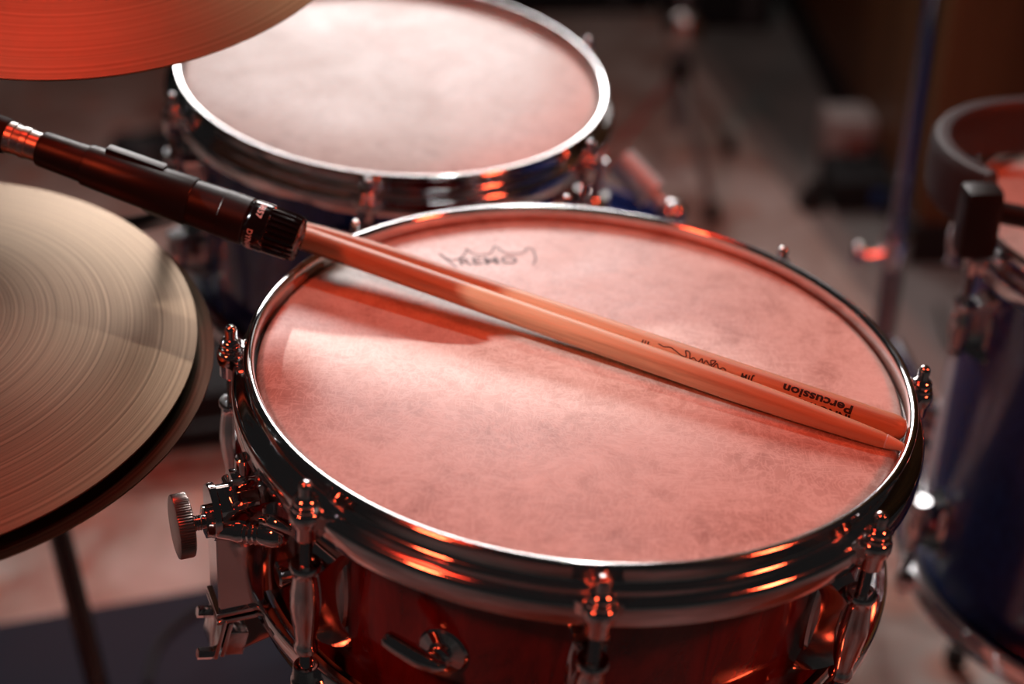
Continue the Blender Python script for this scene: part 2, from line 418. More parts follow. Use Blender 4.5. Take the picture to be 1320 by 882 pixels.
def make_drum(name, C, nrm, RL, D, nl, a0, shell, lug_top=.052, lug_h=.052, two_rows=False, skip=()):
    fr = frame_from_normal(nrm); n = fr.col[2]
    root = empty(name, Vector(C) - n * D, fr)
    Z = (0, 0, D)
    rs = RL - .0115
    bm = new_bm(); lathe(bm, [(rs, -.016), (rs, -D + .016), (rs - .005, -D + .016), (rs - .005, -.016)], 160, closed=True)
    finish('shell', bm, shell, root, Z)
    bm = new_bm(); lathe(bm, [(0, -.0088), (RL * .5, -.0088), (RL - .0105, -.0088), (RL - .0082, -.0093), (RL - .0068, -.0108), (RL - .0064, -.0135), (RL - .0064, -.019)], 160)
    head = finish('drumhead', bm, 'head', root, Z)
    bm = new_bm(); lathe(bm, [(RL - .0062, -.0195), (RL + .0040, -.0195), (RL + .0040, -.0262), (RL - .0062, -.0262)], 120, closed=True)
    finish('flesh_hoop', bm, 'brushed', head)
    bm = new_bm(); lathe(bm, [(0, -D + .0088), (RL - .0105, -D + .0088), (RL - .0068, -D + .0108), (RL - .0064, -D + .019)], 120)
    finish('bottom_head', bm, 'strap', root, Z)
    hoop = link('top_hoop', hoop_mesh(RL), root, Z)
    bhoop = link('bottom_hoop', hoop_mesh(RL, True), root, (0, 0, 0))
    rr_ = RL + .0088; off = rr_ - rs
    e_t, e_b = ear_mesh(), ear_mesh(True)
    r_t = rod_mesh(lug_top + .004); lg = lug_mesh(off, lug_h)
    r_b = rod_mesh((lug_top if two_rows else D - lug_top - lug_h) + .004, True)
    for i in range(nl):
        a = a0 + 2 * PI * i / nl; x, y = rr_ * math.cos(a), rr_ * math.sin(a)
        link('hoop_ear', e_t, hoop, (x, y, 0), (0, 0, a)); link('hoop_ear', e_b, bhoop, (x, y, 0), (0, 0, a))
        link('tension_rod', r_t, root, (x, y, D), (0, 0, a)); link('tension_rod', r_b, root, (x, y, 0), (0, 0, a))
        link('lug', lg, root, (x, y, D - lug_top), (0, 0, a))
        if two_rows: link('lug', lg, root, (x, y, lug_top + lug_h), (0, 0, a))
    return root, fr, head

# ---- snare
SC = Vector((.03816, .67597, .66)); SN = Vector((.07441, -.03246, .9967)).normalized(); SR = .182; SD = .142
snare, SF, shead = make_drum('snare_drum', SC, SN, SR, SD, 8, math.radians(.5), 'red_shell', .046, .056)
tag(snare, 'dark red lacquered snare drum with chrome hoops and two sticks on its head', 'drum')
def S(a, r_, h): return Vector((r_ * math.cos(math.radians(a)), r_ * math.sin(math.radians(a)), h + SD))   # snare local
def SW(x, y, h): return SC + SF @ Vector((x, y, h))                                                        # snare local (rim plane) to world

# crown logo printed on the head
lg = text_bm('REMO', .0125, 0, 1.05, .0002)
for v_ in lg.verts: v_.co = Vector((v_.co.x * 1.08 + .010, v_.co.y + .0035, 0))
crown = [(0, .019), (.006, .0105), (.012, .0125), (.0165, .0185), (.0185, .0240), (.0205, .0185), (.0260, .0155), (.0330, .0185), (.0370, .0270), (.0405, .0185), (.047, .0155), (.053, .0170), (.0575, .0225), (.0600, .0200), (.0590, .0080), (.056, .0010)]
left = [(0, .019), (.004, .010), (.008, .001)]
def ribbon(bm, pts, wd, z=0):
    pts = [Vector((x, y, z)) for x, y in pts]; a, c = [], []
    for i, p in enumerate(pts):
        t = (pts[min(i + 1, len(pts) - 1)] - pts[max(i - 1, 0)]).normalized(); s = Vector((-t.y, t.x, 0)) * wd / 2
        a.append(bm.verts.new(p + s)); c.append(bm.verts.new(p - s))
    for i in range(len(pts) - 1): bm.faces.new((a[i], a[i + 1], c[i + 1], c[i]))
ribbon(lg, [(p.x, p.y) for p in spline([(x, y, 0) for x, y in crown], 5)], .0011)
ribbon(lg, left, .0012)
me = bpy.data.meshes.new('crown_logo'); lg.to_mesh(me); lg.free(); me.materials.append(M['logo_ink'])
lo = link('crown_logo', me, shead, (-.0790, .0985, -.0086), (0, 0, math.radians(12)))
lo['label'] = 'grey crown logo with lettering'

# strainer (throw-off) on the shell
AT = -157.0
U = Vector((math.cos(math.radians(AT)), math.sin(math.radians(AT)), 0)); T = Vector((-U.y, U.x, 0)); K = Vector((0, 0, 1))
BM_ = Matrix((U, T, K)).transposed().to_4x4(); BM_.translation = Vector((0, 0, SD))     # local: x radial out, y tangential (towards the front), z up, 0 at rim plane
rs = SR - .0115
st = empty('strainer', (0, 0, 0)); st.parent = snare
bm = new_bm()
# D-shaped housing: profile in (z, y) extruded along radial
hw = .0105
prof = [(-hw, -.126), (hw, -.126), (hw, -.062)] + [(hw * math.cos(t), -.062 + .0135 * math.sin(t)) for t in [PI * i / 14 for i in range(1, 14)]] + [(-hw, -.062)]
mm = BM_ @ Matrix(((0, 0, 1, rs + .011), (1, 0, 0, 0), (0, 1, 0, 0), (0, 0, 0, 1)))
extrude_poly(bm, prof, .0245, mm)
bmesh.ops.bevel(bm, geom=[e for e in bm.edges], offset=.0009, segments=2, affect='EDGES')
hs = finish('housing', bm, 'chrome', st)
bm = new_bm()
for z in (-.1245, -.1295): box(bm, (rs + .0230, 0, z), (.0285, .0250, .0030), BM_, .0010)
finish('base_lip', bm, 'chrome', hs)
bm = new_bm(); box(bm, (rs + .005, 0, -.088), (.016, .016, .060), BM_, .001); finish('mounting_bracket', bm, 'chrome', hs)
bm = new_bm(); lathe(bm, [(0, -.004), (.0148, -.004), (.0152, -.0035), (.0152, -.0006), (.0146, 0), (0, 0)], 48, BM_ @ Matrix.Translation((rs + .0362, 0, -.0635)) @ Matrix.Rotation(PI / 2, 4, 'Y'))
finish('cap_plate', bm, 'chrome', hs)
bm = new_bm()   # knob with knurled edge and threaded shaft
kz = -.069; k0 = rs + .0350
ks = BM_ @ Matrix.Translation((k0, 0, kz)) @ Matrix.Rotation(PI / 2, 4, 'Y')
lathe(bm, [(0, 0), (.0085, 0), (.0088, .0010), (.0088, .0042), (.0060, .0050), (.0042, .0052)] + sum([[(.0036, .0056 + i * .0012), (.0042, .0062 + i * .0012)] for i in range(5)], []) + [(.0036, .0120), (0, .0120)], 32, ks)
finish('threaded_collar', bm, 'chrome', st)
bm = new_bm()
ring = []; seg = 144
kp = [(.0150, .0110), (.0166, .0116), (.0170, .0124), (.0170, .0186), (.0166, .0193), (.0150, .0197), (0, .0199)]
rings = [[bm.verts.new(ks @ Vector((0, 0, .0110)))]]
for j, (r_, z) in enumerate(kp[:-1]):
    rings.append([bm.verts.new(ks @ Vector(((r_ - (.00045 if (i % 2 and 1 < j < 4) else 0)) * math.cos(2 * PI * i / seg), (r_ - (.00045 if (i % 2 and 1 < j < 4) else 0)) * math.sin(2 * PI * i / seg), z))) for i in range(seg)])
rings.append([bm.verts.new(ks @ Vector((0, 0, .0199)))])
for a, c in zip(rings, rings[1:]):
    for i in range(seg):
        j = (i + 1) % seg
        if len(a) == 1: bm.faces.new((a[0], c[i], c[j]))
        elif len(c) == 1: bm.faces.new((a[i], a[j], c[0]))
        else: bm.faces.new((a[i], a[j], c[j], c[i]))
finish('adjuster_knob', bm, 'brushed', st, ang=25)
bm = new_bm()   # lever bar lying across, with a domed end towards the front
lm = BM_ @ Matrix.Translation((rs + .0270, .0145, -.0670)) @ Vector((-.76, .62, .18)).normalized().to_track_quat('Z', 'Y').to_matrix().to_4x4()
lathe(bm, [(0, -.012), (.0045, -.012), (.0050, -.008), (.0055, 0), (.0062, .004)] + sum([[(.0058, .0065 + i * .003), (.0064, .0080 + i * .003)] for i in range(4)], []) + [(.0066, .020), (.0068, .0235), (.0062, .0268), (.0045, .0292), (.0022, .0304), (0, .0306)], 28, lm)
finish('lever', bm, 'chrome', st)
bm = new_bm()   # lever yoke and pivot block on top of the housing
box(bm, (rs + .018, 0, -.0465), (.014, .010, .010), BM_, .0015)
cyl(bm, BM_ @ Vector((rs + .018, 0, -.043)), BM_ @ Vector((rs + .018, 0, -.0320)), .0042, seg=24, bev=.0007)
cyl(bm, BM_ @ Vector((rs + .024, .012, -.053)), BM_ @ Vector((rs + .024, -.012, -.053)), .0032, seg=20, bev=.0006)
finish('pivot_block', bm, 'chrome', st)
bm = new_bm()   # hook arm curving from the lever over to the shell
tube(bm, spline([BM_ @ Vector(p) for p in [(rs + .014, .027, -.054), (rs + .011, .034, -.050), (rs + .006, .038, -.051), (rs - .001, .040, -.056)]], 8), .0034, 14)
finish('hook_arm', bm, 'chrome', st)
bm = new_bm(); cyl(bm, BM_ @ Vector((rs - .002, .026, -.092)), BM_ @ Vector((rs + .008, .026, -.092)), .0072, seg=24, bev=.001)
finish('fixing_screw', bm, 'chrome', st)
bm = new_bm()   # snare clamp: tilted stack of plates with two screws
cm = BM_ @ Matrix.Translation((rs + .0300, 0, -.145)) @ Matrix.Rotation(math.radians(-14), 4, 'Y')
for dx, h_, m_ in ((.0065, .026, 0), (.0030, .023, 0)): box(bm, (dx, 0, .002), (.0026, .026, h_), cm, .0007)
box(bm, (-.0045, 0, -.003), (.0105, .020, .016), cm, .0012)
pl_ = finish('clamp_plate', bm, 'chrome', st)
bm = new_bm()
for y, z in ((-.0075, .0075), (.0080, -.0085)):
    cyl(bm, cm @ Vector((.0070, y, z - .002)), cm @ Vector((.0155, y, z - .002)), .0034, seg=6, bev=.0004)
finish('clamp_screw', bm, 'chrome', pl_)
bm = new_bm()   # strap from clamp to the underside
v1 = [cm @ Vector((-.008, y, -.006)) for y in (-.010, .010)]; 
v2 = [BM_ @ Vector((rs - .010, y, -.1440)) for y in (-.010, .010)]
q = [bm.verts.new(p) for p in (v1[0], v1[1], v2[1], v2[0])]; q2 = [bm.verts.new(p + Vector((0, 0, -.0006))) for p in (v1[0], v1[1], v2[1], v2[0])]
bm.faces.new(q); bm.faces.new(q2[::-1])
for i in range(4): bm.faces.new((q[i], q[(i + 1) % 4], q2[(i + 1) % 4], q2[i]))
finish('snare_strap', bm, 'strap', st, smooth=False)

# muffler knob on the shell front
AM = -112.5
U2 = Vector((math.cos(math.radians(AM)), math.sin(math.radians(AM)), 0)); T2 = Vector((-U2.y, U2.x, 0))
B2 = Matrix((U2, T2, K)).transposed().to_4x4(); B2.translation = Vector((0, 0, SD))
mk = B2 @ Matrix.Translation((rs - .0005, 0, -.077)) @ Matrix.Rotation(PI / 2, 4, 'Y')
mu = empty('muffler_control', (0, 0, 0)); mu.parent = snare
bm = new_bm(); lathe(bm, [(0, 0), (.0125, 0), (.0128, .0012), (.0118, .0026), (.0080, .0036), (.0066, .0040), (.0064, .0075), (.0048, .0085), (0, .0088)], 40, mk)
finish('rosette', bm, 'chrome', mu)
bm = new_bm()
wm = B2 @ Matrix.Translation((rs + .0105, 0, -.077)) @ Matrix.Rotation(math.radians(-24), 4, 'X')
for s in (-1,):
    tube(bm, [wm @ Vector(p) for p in [(-.002, .004, 0), (.001, 0, 0), (.003, -.008, 0), (.0045, -.020, 0), (.0050, -.0255, 0), (.0050, -.0268, 0)]], [.0030, .0042, .0050, .0046, .0040, .0022], 18)
finish('wing_lever', bm, 'chrome', mu)

# snare stand
ss = empty('snare_stand', (SC.x + .005, SC.y, 0))
base = SC - SN * SD
bm = new_bm(); cyl(bm, (0, 0, .13), (0, 0, .40), .0125, seg=24); cyl(bm, (0, 0, .30), (0, 0, .335), .017, seg=24, bev=.002)
finish('pole', bm, 'chrome', ss)
for a in (-80, 40, 160):
    ca, sa = math.cos(math.radians(a)), math.sin(math.radians(a))
    bm = new_bm()
    p_in = Vector((0, 0, .395)); p_out = base + SF @ Vector((.176 * ca, .176 * sa, -.010)) - Vector((ss.location.x, ss.location.y, 0))
    tube(bm, [p_in, p_in.lerp(p_out, .5) + Vector((0, 0, -.012)), p_out], .006, 12)
    finish('basket_arm', bm, 'chrome', ss)
    bm = new_bm()
    cc = lambda r_, h: base + SF @ Vector((r_ * ca, r_ * sa, h)) - Vector((ss.location.x, ss.location.y, 0))
    tube(bm, spline([cc(.165, -.010), cc(.185, -.010), cc(.199, -.004), cc(.2015, .008), cc(.200, .016)], 5), .0065, 12)
    finish('rubber_grip', bm, 'rubber', ss)
    bm = new_bm()
    tube(bm, [(.012 * ca, .012 * sa, .30), (.11 * ca, .11 * sa, .14), (.235 * ca, .235 * sa, .026)], .0065, 12)
    lgo = finish('leg', bm, 'chrome', ss)
    bm = new_bm(); cyl(bm, (.218 * ca, .218 * sa, .041), (.243 * ca, .243 * sa, .0175), .010, seg=16, bev=.002)
    finish('rubber_foot', bm, 'rubber', lgo)
tag(ss, 'chrome three-legged stand holding the red snare drum', 'stand')

# ------------------------------------------------------------ rear tom
TC = Vector((-.0913, 1.0691, .6894)); TN = Vector((.1075, -.1283, .9859)).normalized(); TR = .168; TD = .20
tom, TF, thead = make_drum('tom_drum', TC, TN, TR, TD, 6, math.radians(28), 'blue_shell', .046, .036, True)
tag(tom, 'blue lacquered tom with chrome hoop and pale head behind the snare drum', 'drum')
def tom_leg(a, out=.05, bend=None):
    ca, sa = math.cos(math.radians(a)), math.sin(math.radians(a)); rs_ = TR - .0115
    bm = new_bm(); mloc = Matrix.Rotation(math.radians(a), 4, 'Z')
    box(bm, (rs_ + .012, 0, TD - .10), (.026, .030, .046), mloc, .004)
    cyl(bm, mloc @ Vector((rs_ + .022, .0, TD - .095)), mloc @ Vector((rs_ + .044, .0, TD - .095)), .006, seg=16, bev=.001)
    br = finish('leg_bracket', bm, 'chrome', tom)
    Minv = (Matrix.Translation(TC - TN * TD) @ TF.to_4x4()).inverted()
    top = mloc @ Vector((rs_ + .013, 0, TD - .045)); mid = mloc @ Vector((rs_ + .013, 0, .03))
    wmid = TC - TN * TD + TF @ mid
    foot = Vector((TC.x + (wmid.x - TC.x) * 1.25, TC.y + (wmid.y - TC.y) * 1.25, .022))
    bm = new_bm(); tube(bm, [top, mid, Minv @ (foot + Vector((0, 0, .22))), Minv @ foot], .0055, 14)
    lo_ = finish('leg', bm, 'chrome', tom)
    bm = new_bm(); cyl(bm, Minv @ (foot + Vector((0, 0, .02))), Minv @ (foot + Vector((0, 0, -.011))), .011, seg=16, bev=.002)
    finish('rubber_foot', bm, 'rubber', lo_)
for a in (-12, 115, 262): tom_leg(a)

# chrome arm at the tom's right
arm = empty('clamp_arm', (.1, 1.08, 0))
pA_, pB_ = aty(800, 208, 1.12), aty(866, 276, 1.09)
o_ = Vector((.1, 1.08, 0))
bm = new_bm(); tube(bm, [pA_ - o_, (pA_.lerp(pB_, .62)) - o_], .0135, 18); finish('arm_tube', bm, 'bright', arm)
bm = new_bm(); tube(bm, [(pA_.lerp(pB_, .5)) - o_, pB_ - o_], .0062, 16); finish('arm_rod', bm, 'bright', arm)
bm = new_bm(); bmesh.ops.create_uvsphere(bm, u_segments=20, v_segments=12, radius=.0125, matrix=Matrix.Translation(pB_ - o_)); finish('ball_joint', bm, 'chrome', arm)
bm = new_bm(); cyl(bm, pB_ - o_, Vector((pB_.x, pB_.y, .0)) - o_ + Vector((0, 0, .01)), .007, seg=16); finish('post', bm, 'chrome', arm)
bm = new_bm(); cyl(bm, Vector((pB_.x, pB_.y, .010)) - o_, Vector((pB_.x, pB_.y, .03)) - o_, .05, .014, seg=28); finish('base', bm, 'black', arm)
tag(arm, 'polished chrome clamp arm with a ball joint beside the rear blue tom', 'arm')

# low blue drum behind
bcy = 1.36; bR = .19; bcx = .055
bd = empty('bass_drum', (bcx, bcy, 0))
bcz = aty(790, 254, bcy).z - bR
mr = Matrix.Translation((0, 0, bcz)) @ Matrix.Rotation(PI / 2, 4, 'X')
bm = new_bm(); lathe(bm, [(bR - .008, -.028), (bR - .008, .028), (bR - .014, .028), (bR - .014, -.028)], 96, mr, True); finish('shell', bm, 'blue_shell', bd)
for s in (-1, 1):
    bm = new_bm(); lathe(bm, [(bR - .014, s * .024), (bR, s * .024), (bR, s * .040), (bR - .008, s * .042), (bR - .014, s * .040)], 96, mr, True); finish('hoop', bm, 'blue_shell', bd)
    bm = new_bm(); lathe(bm, [(0, s * .031), (bR - .013, s * .031), (bR - .013, s * .029), (0, s * .029)], 96, mr); finish('drumhead', bm, 'head', bd)
    bm = new_bm(); tube(bm, [(s * .13, 0, bcz - .12), (s * .19, -.06, .016)], .006, 12); finish('spur', bm, 'chrome', bd)
tag(bd, 'low blue bass drum with blue hoops standing on the rug behind the tom', 'drum')

# ------------------------------------------------------------ floor tom at the right, headphones on it
FC = Vector((.520, .925, .62)); FR = .188; FD = .325
ft, FF, fhead = make_drum('floor_tom', FC, Vector((0.03, -.02, 1)).normalized(), FR, FD, 8, math.radians(8), 'blue_shell', .052, .044, True)
tag(ft, 'dark blue floor tom with chrome lugs and headphones resting on its head', 'drum')
for a in (100, 340, 262):
    m_ = Matrix.Rotation(math.radians(a), 4, 'Z'); rs_ = FR - .0115
    bm = new_bm(); box(bm, (rs_ + .013, 0, .10), (.028, .03, .05), m_, .004); finish('leg_bracket', bm, 'chrome', ft)
    bm = new_bm(); tube(bm, [m_ @ Vector(p) for p in ((rs_ + .014, 0, .20), (rs_ + .014, 0, -.10), (rs_ + .03, 0, -.15), (rs_ + .03, 0, -.275))], .0055, 12); lo_ = finish('leg', bm, 'chrome', ft)
    bm = new_bm(); cyl(bm, m_ @ Vector((rs_ + .03, 0, -.265)), m_ @ Vector((rs_ + .03, 0, -.284)), .011, seg=16); finish('rubber_foot', bm, 'rubber', lo_)

hp = empty('headphones', (.402, .952, .622))
def band(r0, r1, h, tilt, a_0, a_1, seg=40, bulge=.004):
    bm = new_bm(); rings = []
    for i in range(seg + 1):
        t = math.radians(a_0 + (a_1 - a_0) * i / seg); ring = []
        n = 16
        for k in range(n):
            ph = 2 * PI * k / n
            rr = (r0 + r1) / 2 + (r1 - r0) / 2 * math.copysign(abs(math.cos(ph)) ** .6, math.cos(ph)); z = h / 2 * math.copysign(abs(math.sin(ph)) ** .55, math.sin(ph))
            ring.append(bm.verts.new((rr * math.cos(t), rr * 1.05 * math.sin(t), z + h / 2)))
        rings.append(ring)
    for a, c in zip(rings, rings[1:]):
        for k in range(16): bm.faces.new((a[k], a[(k + 1) % 16], c[(k + 1) % 16], c[k]))
    bm.faces.new(rings[0]); bm.faces.new(rings[-1][::-1])
    return bm
hb = finish('headband', band(.083, .100, .046, 0, 35, 214), 'leather', hp, (0, 0, .004))
bm = new_bm()
for i in range(78):
    t = math.radians(38 + 2.2 * i); p = Vector((.092 * math.cos(t), .092 * 1.05 * math.sin(t), .0462)); d = Vector((-math.sin(t), math.cos(t), 0)) * .0011
    tube(bm, [p - d, p + d], .0004, 5)
st_ = finish('stitching', bm, 'grey_strap', hb)
bm = new_bm(); box(bm, (-.088, -.076, .024), (.026, .024, .050), None, .006)
finish('slider', bm, 'black', hp)
bm = new_bm()
tube(bm, spline([(-.080, -.078, .032), (-.03, -.088, .026), (.03, -.084, .020), (.085, -.070, .017)], 6), .0075, 12)
finish('yoke', bm, 'black', hp)
for p, ax in (((.115, -.055, .018), (.25, .9, .0)), ((.085, .072, .018), (.25, -.9, .0))):
    mm_, _ = axis_mtx(p, Vector(p) + Vector((0, 0, 1)))
    bm = new_bm(); lathe(bm, [(0, -.016), (.030, -.016), (.038, -.010), (.040, 0), (.036, .014), (.028, .020), (0, .022)], 32, mm_); ec = finish('ear_cup', bm, 'black', hp)
    bm = new_bm(); lathe(bm, [(.020, -.016), (.037, -.016), (.041, -.008), (.041, .002), (.036, .003), (.02, -.004)], 32, mm_, True); finish('ear_pad', bm, 'leather', ec)
tag(hp, 'black headphones with a stitched padded headband lying on the floor tom', 'headphones')

# ------------------------------------------------------------ drum sticks
def stick(name, A, B, rad, length, tip_first, label):
    """A = point on the axis at the right end, B = second point on the axis; built from A along A->B"""
    root = empty(name, A)
    mm_, _ = axis_mtx(Vector((0, 0, 0)), Vector(B) - Vector(A))
    q = mm_.to_quaternion()
    root.rotation_mode = 'QUATERNION'; root.rotation_quaternion = q
    bm = new_bm()
    if tip_first: prof = [(.0036, .0130), (.0042, .016), (.0050, .030), (.0062, .060), (rad, .098), (rad, length - .006), (rad * .85, length - .002), (rad * .5, length), (0, length)]
    else: prof = [(0, 0), (rad * .45, .0003), (rad * .80, .0020), (rad * .97, .0052), (rad, .008), (rad, length - .09), (.0062, length - .055), (.0045, length - .026), (.0036, length - .013), (.0046, length - .008), (.0042, length - .003), (.002, length), (0, length)]
    if tip_first: prof = [(0, .0130)] + prof
    lathe(bm, prof, 36); body = finish('shaft', bm, 'wood', root, ang=50)
    if tip_first:
        bm = new_bm(); lathe(bm, [(0, 0), (.0010, .0003), (.0016, .0015), (.0022, .0045), (.0030, .0088), (.0036, .0122), (.0037, .0132), (0, .0134)], 28); tp = finish('tip', bm, 'wood_raw', root)
        bm = new_bm(); lathe(bm, [(.0037, .0128), (.00385, .0130), (.00385, .0134), (.0037, .0136)], 28, closed=True); finish('tip_ring', bm, 'mic_ink', root)
    return root, q
def rimpt(ang, r_, h): return SW(r_ * math.cos(math.radians(ang)), r_ * math.sin(math.radians(ang)), h)
A1 = Vector((.2040, .6060, .6405)); B1 = rimpt(151.2, .180, .0102)
s1, q1_ = stick('drumstick', A1, B1, .0070, .4055, True, '')
tag(s1, 'wooden drumstick with its pointed tip against the hoop, nearer the strainer', 'drumstick')
A2 = Vector((.2045, .6200, .6428)); B2_ = rimpt(147.0, .183, .0072)
s2, q2_ = stick('drumstick', A2, B2_, .0070, .4055, False, '')
tag(s2, 'wooden drumstick with printed lettering, its round butt end against the hoop', 'drumstick')
def wrap_on(root, q, bm, rad, along0, ang0, m, name, flip=True, label=None):
    """flat text x -> along the stick, y -> round it; ang0 measured towards the camera from world up"""
    zax = q @ Vector((0, 0, 1)); up = Vector((0, 0, 1)); up = (up - zax * up.dot(zax)).normalized(); side = zax.cross(up)   # side: towards/away camera
    if side.y > 0: side = -side
    qi = q.inverted()
    for v_ in bm.verts:
        a = ang0 + v_.co.y / rad
        d = up * math.cos(a) + side * math.sin(a)
        v_.co = qi @ (zax * (along0 + v_.co.x) + d * (rad + .00012 + v_.co.z))
    me = bpy.data.meshes.new(name); bm.to_mesh(me); bm.free(); me.materials.append(M[m])
    o = link(name, me, root)
    if label: o['label'] = label
    return o
t1 = text_bm('Percussion', .0066, 2, 1.02, .00022)
for v_ in t1.verts: v_.co.x *= 1.30
wrap_on(s2, q2_, t1, .0070, .0285, math.radians(27), 'ink', 'lettering', label='bold black lettering')
t1 = text_bm('INNOVATIVE', .0052, 2, 1.0, .0002)
for v_ in t1.verts: v_.co.x *= 1.25
wrap_on(s2, q2_, t1, .0070, .0285, math.radians(70), 'ink', 'lettering')
t1 = text_bm('JIM', .0045, 1, 1.2, .0002)
wrap_on(s2, q2_, t1, .0070, .083, math.radians(44), 'ink', 'lettering')
sg = new_bm()
sig = [(0, .0010), (.002, .0018), (.004, .0006), (.006, .0030), (.0075, .0004), (.0085, .0012), (.0095, .0036), (.0070, .0040), (.009, .0010), (.012, .0026), (.013, .0000), (.0145, .0030), (.0160, .0006), (.019, .0020), (.0205, .0006), (.022, .0040), (.0245, .0044), (.023, .0012), (.0255, .0010), (.029, .0022), (.033, .0034), (.0365, .0026), (.040, .0032)]
ribbon(sg, [(p.x, -p.y + .004) for p in spline([(x, y, 0) for x, y in sig], 6)], .0006)
wrap_on(s2, q2_, sg, .0070, .098, math.radians(30), 'ink', 'signature', label='black handwritten signature')
t1 = text_bm('III', .0036, 1, 1.4, .0002); wrap_on(s2, q2_, t1, .0070, .143, math.radians(42), 'ink', 'lettering')
t1 = text_bm('PERCUSSION', .0045, 2, 1.1, .0002)
wrap_on(s1, q1_, t1, .0070, .335, math.radians(112), 'ink', 'lettering', label='dark printed lettering')

# ------------------------------------------------------------ microphone
TM = .80
MF = CAM + ray(388, 310) * TM; MH = CAM + ray(52, 191) * TM
mic = empty('microphone', MH)
mm_, ML = axis_mtx(Vector((0, 0, 0)), MF - MH)
mic.rotation_mode = 'QUATERNION'; mic.rotation_quaternion = mm_.to_quaternion()
bm = new_bm(); lathe(bm, [(0, 0), (.0088, 0), (.0098, .0008), (.0102, .0022), (.0106, .020), (.0122, ML * .42), (.0136, ML * .70), (.0138, ML * .70 + .0003), (.0138, ML * .795), (.0132, ML * .798), (0, ML * .798)], 56); finish('body', bm, 'satin', mic, ang=30)
bm = new_bm(); lathe(bm, [(.0128, ML * .796), (.0132, ML * .806), (.0139, ML * .812), (.0140, ML * .872), (.0137, ML * .878), (.0120, ML * .880), (0, ML * .880)], 56); finish('ring', bm, 'gloss', mic, ang=30)
bm = new_bm(); seg = 120; rings = []
for j, (r_, z, rib) in enumerate([(.0120, .876, 0), (.0136, .878, 0), (.0137, .884, 1), (.0134, .960, 1), (.0130, .985, 1), (.0124, .993, 0), (.0105, .996, 0), (.0098, .990, 0), (.0, .988, 0)]):
    if r_ == 0: rings.append([bm.verts.new((0, 0, ML * z))]); continue
    rings.append([bm.verts.new(((r_ - (.0014 if rib and (i % 5) > 2 else 0)) * math.cos(2 * PI * i / seg), (r_ - (.0014 if rib and (i % 5) > 2 else 0)) * math.sin(2 * PI * i / seg), ML * z)) for i in range(seg)])
for a, c in zip(rings, rings[1:]):
    for i in range(seg):
        j = (i + 1) % seg
        if len(c) == 1: bm.faces.new((a[i], a[j], c[0]))
        else: bm.faces.new((a[i], a[j], c[j], c[i]))
gr = finish('grille', bm, 'gloss', mic, ang=25)
bm = new_bm()
for a in range(0, 360, 30):
    t = math.radians(a); tube(bm, [(.0096 * math.cos(t), .0096 * math.sin(t), ML * .9915), (.0022 * math.cos(t), .0022 * math.sin(t), ML * .9915)], .0005, 6)
for r_ in (.0035, .0065): tube(bm, [(r_ * math.cos(2 * PI * i / 28), r_ * math.sin(2 * PI * i / 28), ML * .9915) for i in range(28)], .0004, 6, True)
finish('grille_mesh', bm, 'steel', gr)
qm = mm_.to_quaternion(); zax = qm @ Vector((0, 0, 1))
cdir = (CAM - MF); cdir = (cdir - zax * cdir.dot(zax)).normalized(); sd = zax.cross(cdir)     # sd: sideways as seen by the camera
if sd.z > 0: sd = -sd                                                                     # pointing down
for body, size, a0_, m_ in (('SM57', .0048, -62, 'SM57'), ('DYNAMIC', .0044, 14, 'DYNAMIC')):
    tb = text_bm(body, size, 1, 1.05, .0001)
    for v_ in tb.verts:
        a = math.radians(a0_) + v_.co.x / .0140
        d = cdir * math.cos(a) + sd * math.sin(a)
        v_.co = qm.inverted() @ (zax * (ML * .826 + v_.co.y + (.0010 if body == 'SM57' else -.0008)) + d * .01415)
    me = bpy.data.meshes.new('lettering'); tb.to_mesh(me); tb.free(); me.materials.append(M['mic_ink']); o = link('lettering', me, mic); o['label'] = 'small pale lettering'
bm = new_bm(); lathe(bm, [(0, .002), (.0085, .002), (.0085, -.006), (.0092, -.0065), (.0092, -.010), (.0086, -.0105), (.0088, -.0145), (.0093, -.0150), (.0093, -.0190), (0, -.0195)], 40); finish('connector', bm, 'thread', mic)
bm = new_bm(); lathe(bm, [(0, -.019), (.0098, -.019), (.0102, -.0200), (.0102, -.045), (.0080, -.050), (.0055, -.066), (0, -.066)], 36); finish('plug', bm, 'rubber', mic)
tag(mic, 'black instrument microphone pointing over the edge of the red snare', 'microphone')
# cable
ca_ = MH + (MH - MF).normalized() * .062
bm = new_bm(); pts = spline([ca_, ca_ + (MH - MF).normalized() * .05, ca_ + Vector((-.16, .03, -.03)), ca_ + Vector((-.26, .06, -.30)), ca_ + Vector((-.30, .10, -.60)), (-.70, 1.0, .018), (-.9, 1.2, .018)], 10)
tube(bm, pts, .0032, 10); tag(finish('microphone_cable', bm, 'rubber'), 'black cable hanging from the instrument microphone plug', 'cable')

# clip round the mic body
ax = (MF - MH).normalized()
clip = empty('microphone_clip', MH + ax * ML * .18)
clip.rotation_mode = 'QUATERNION'; clip.rotation_quaternion = qm
aw = Vector((0, .80, -.60)); dn = qm.inverted() @ (aw - ax * ax.dot(aw)).normalized()
bm = new_bm(); lathe(bm, [(.0112, .002), (.0118, 0), (.0121, .001), (.0140, ML * .40), (.0136, ML * .404), (.0130, ML * .39)], 48, closed=True); sl = finish('sleeve', bm, 'black', clip)
upv = -dn; sdv = Vector((0, 0, 1)).cross(upv)
bm = new_bm(); fm = Matrix((Vector((0, 0, 1)), sdv, upv)).transposed().to_4x4()
UP2 = qm.inverted() @ (Vector((0, 0, 1)) - ax * ax.z).normalized(); fm2 = Matrix((Vector((0, 0, 1)), Vector((0, 0, 1)).cross(UP2), UP2)).transposed().to_4x4()
box(bm, (ML * .17, -.002, .0132), (ML * .22, .007, .0030), fm2, .0006); finish('flap', bm, 'black', clip)
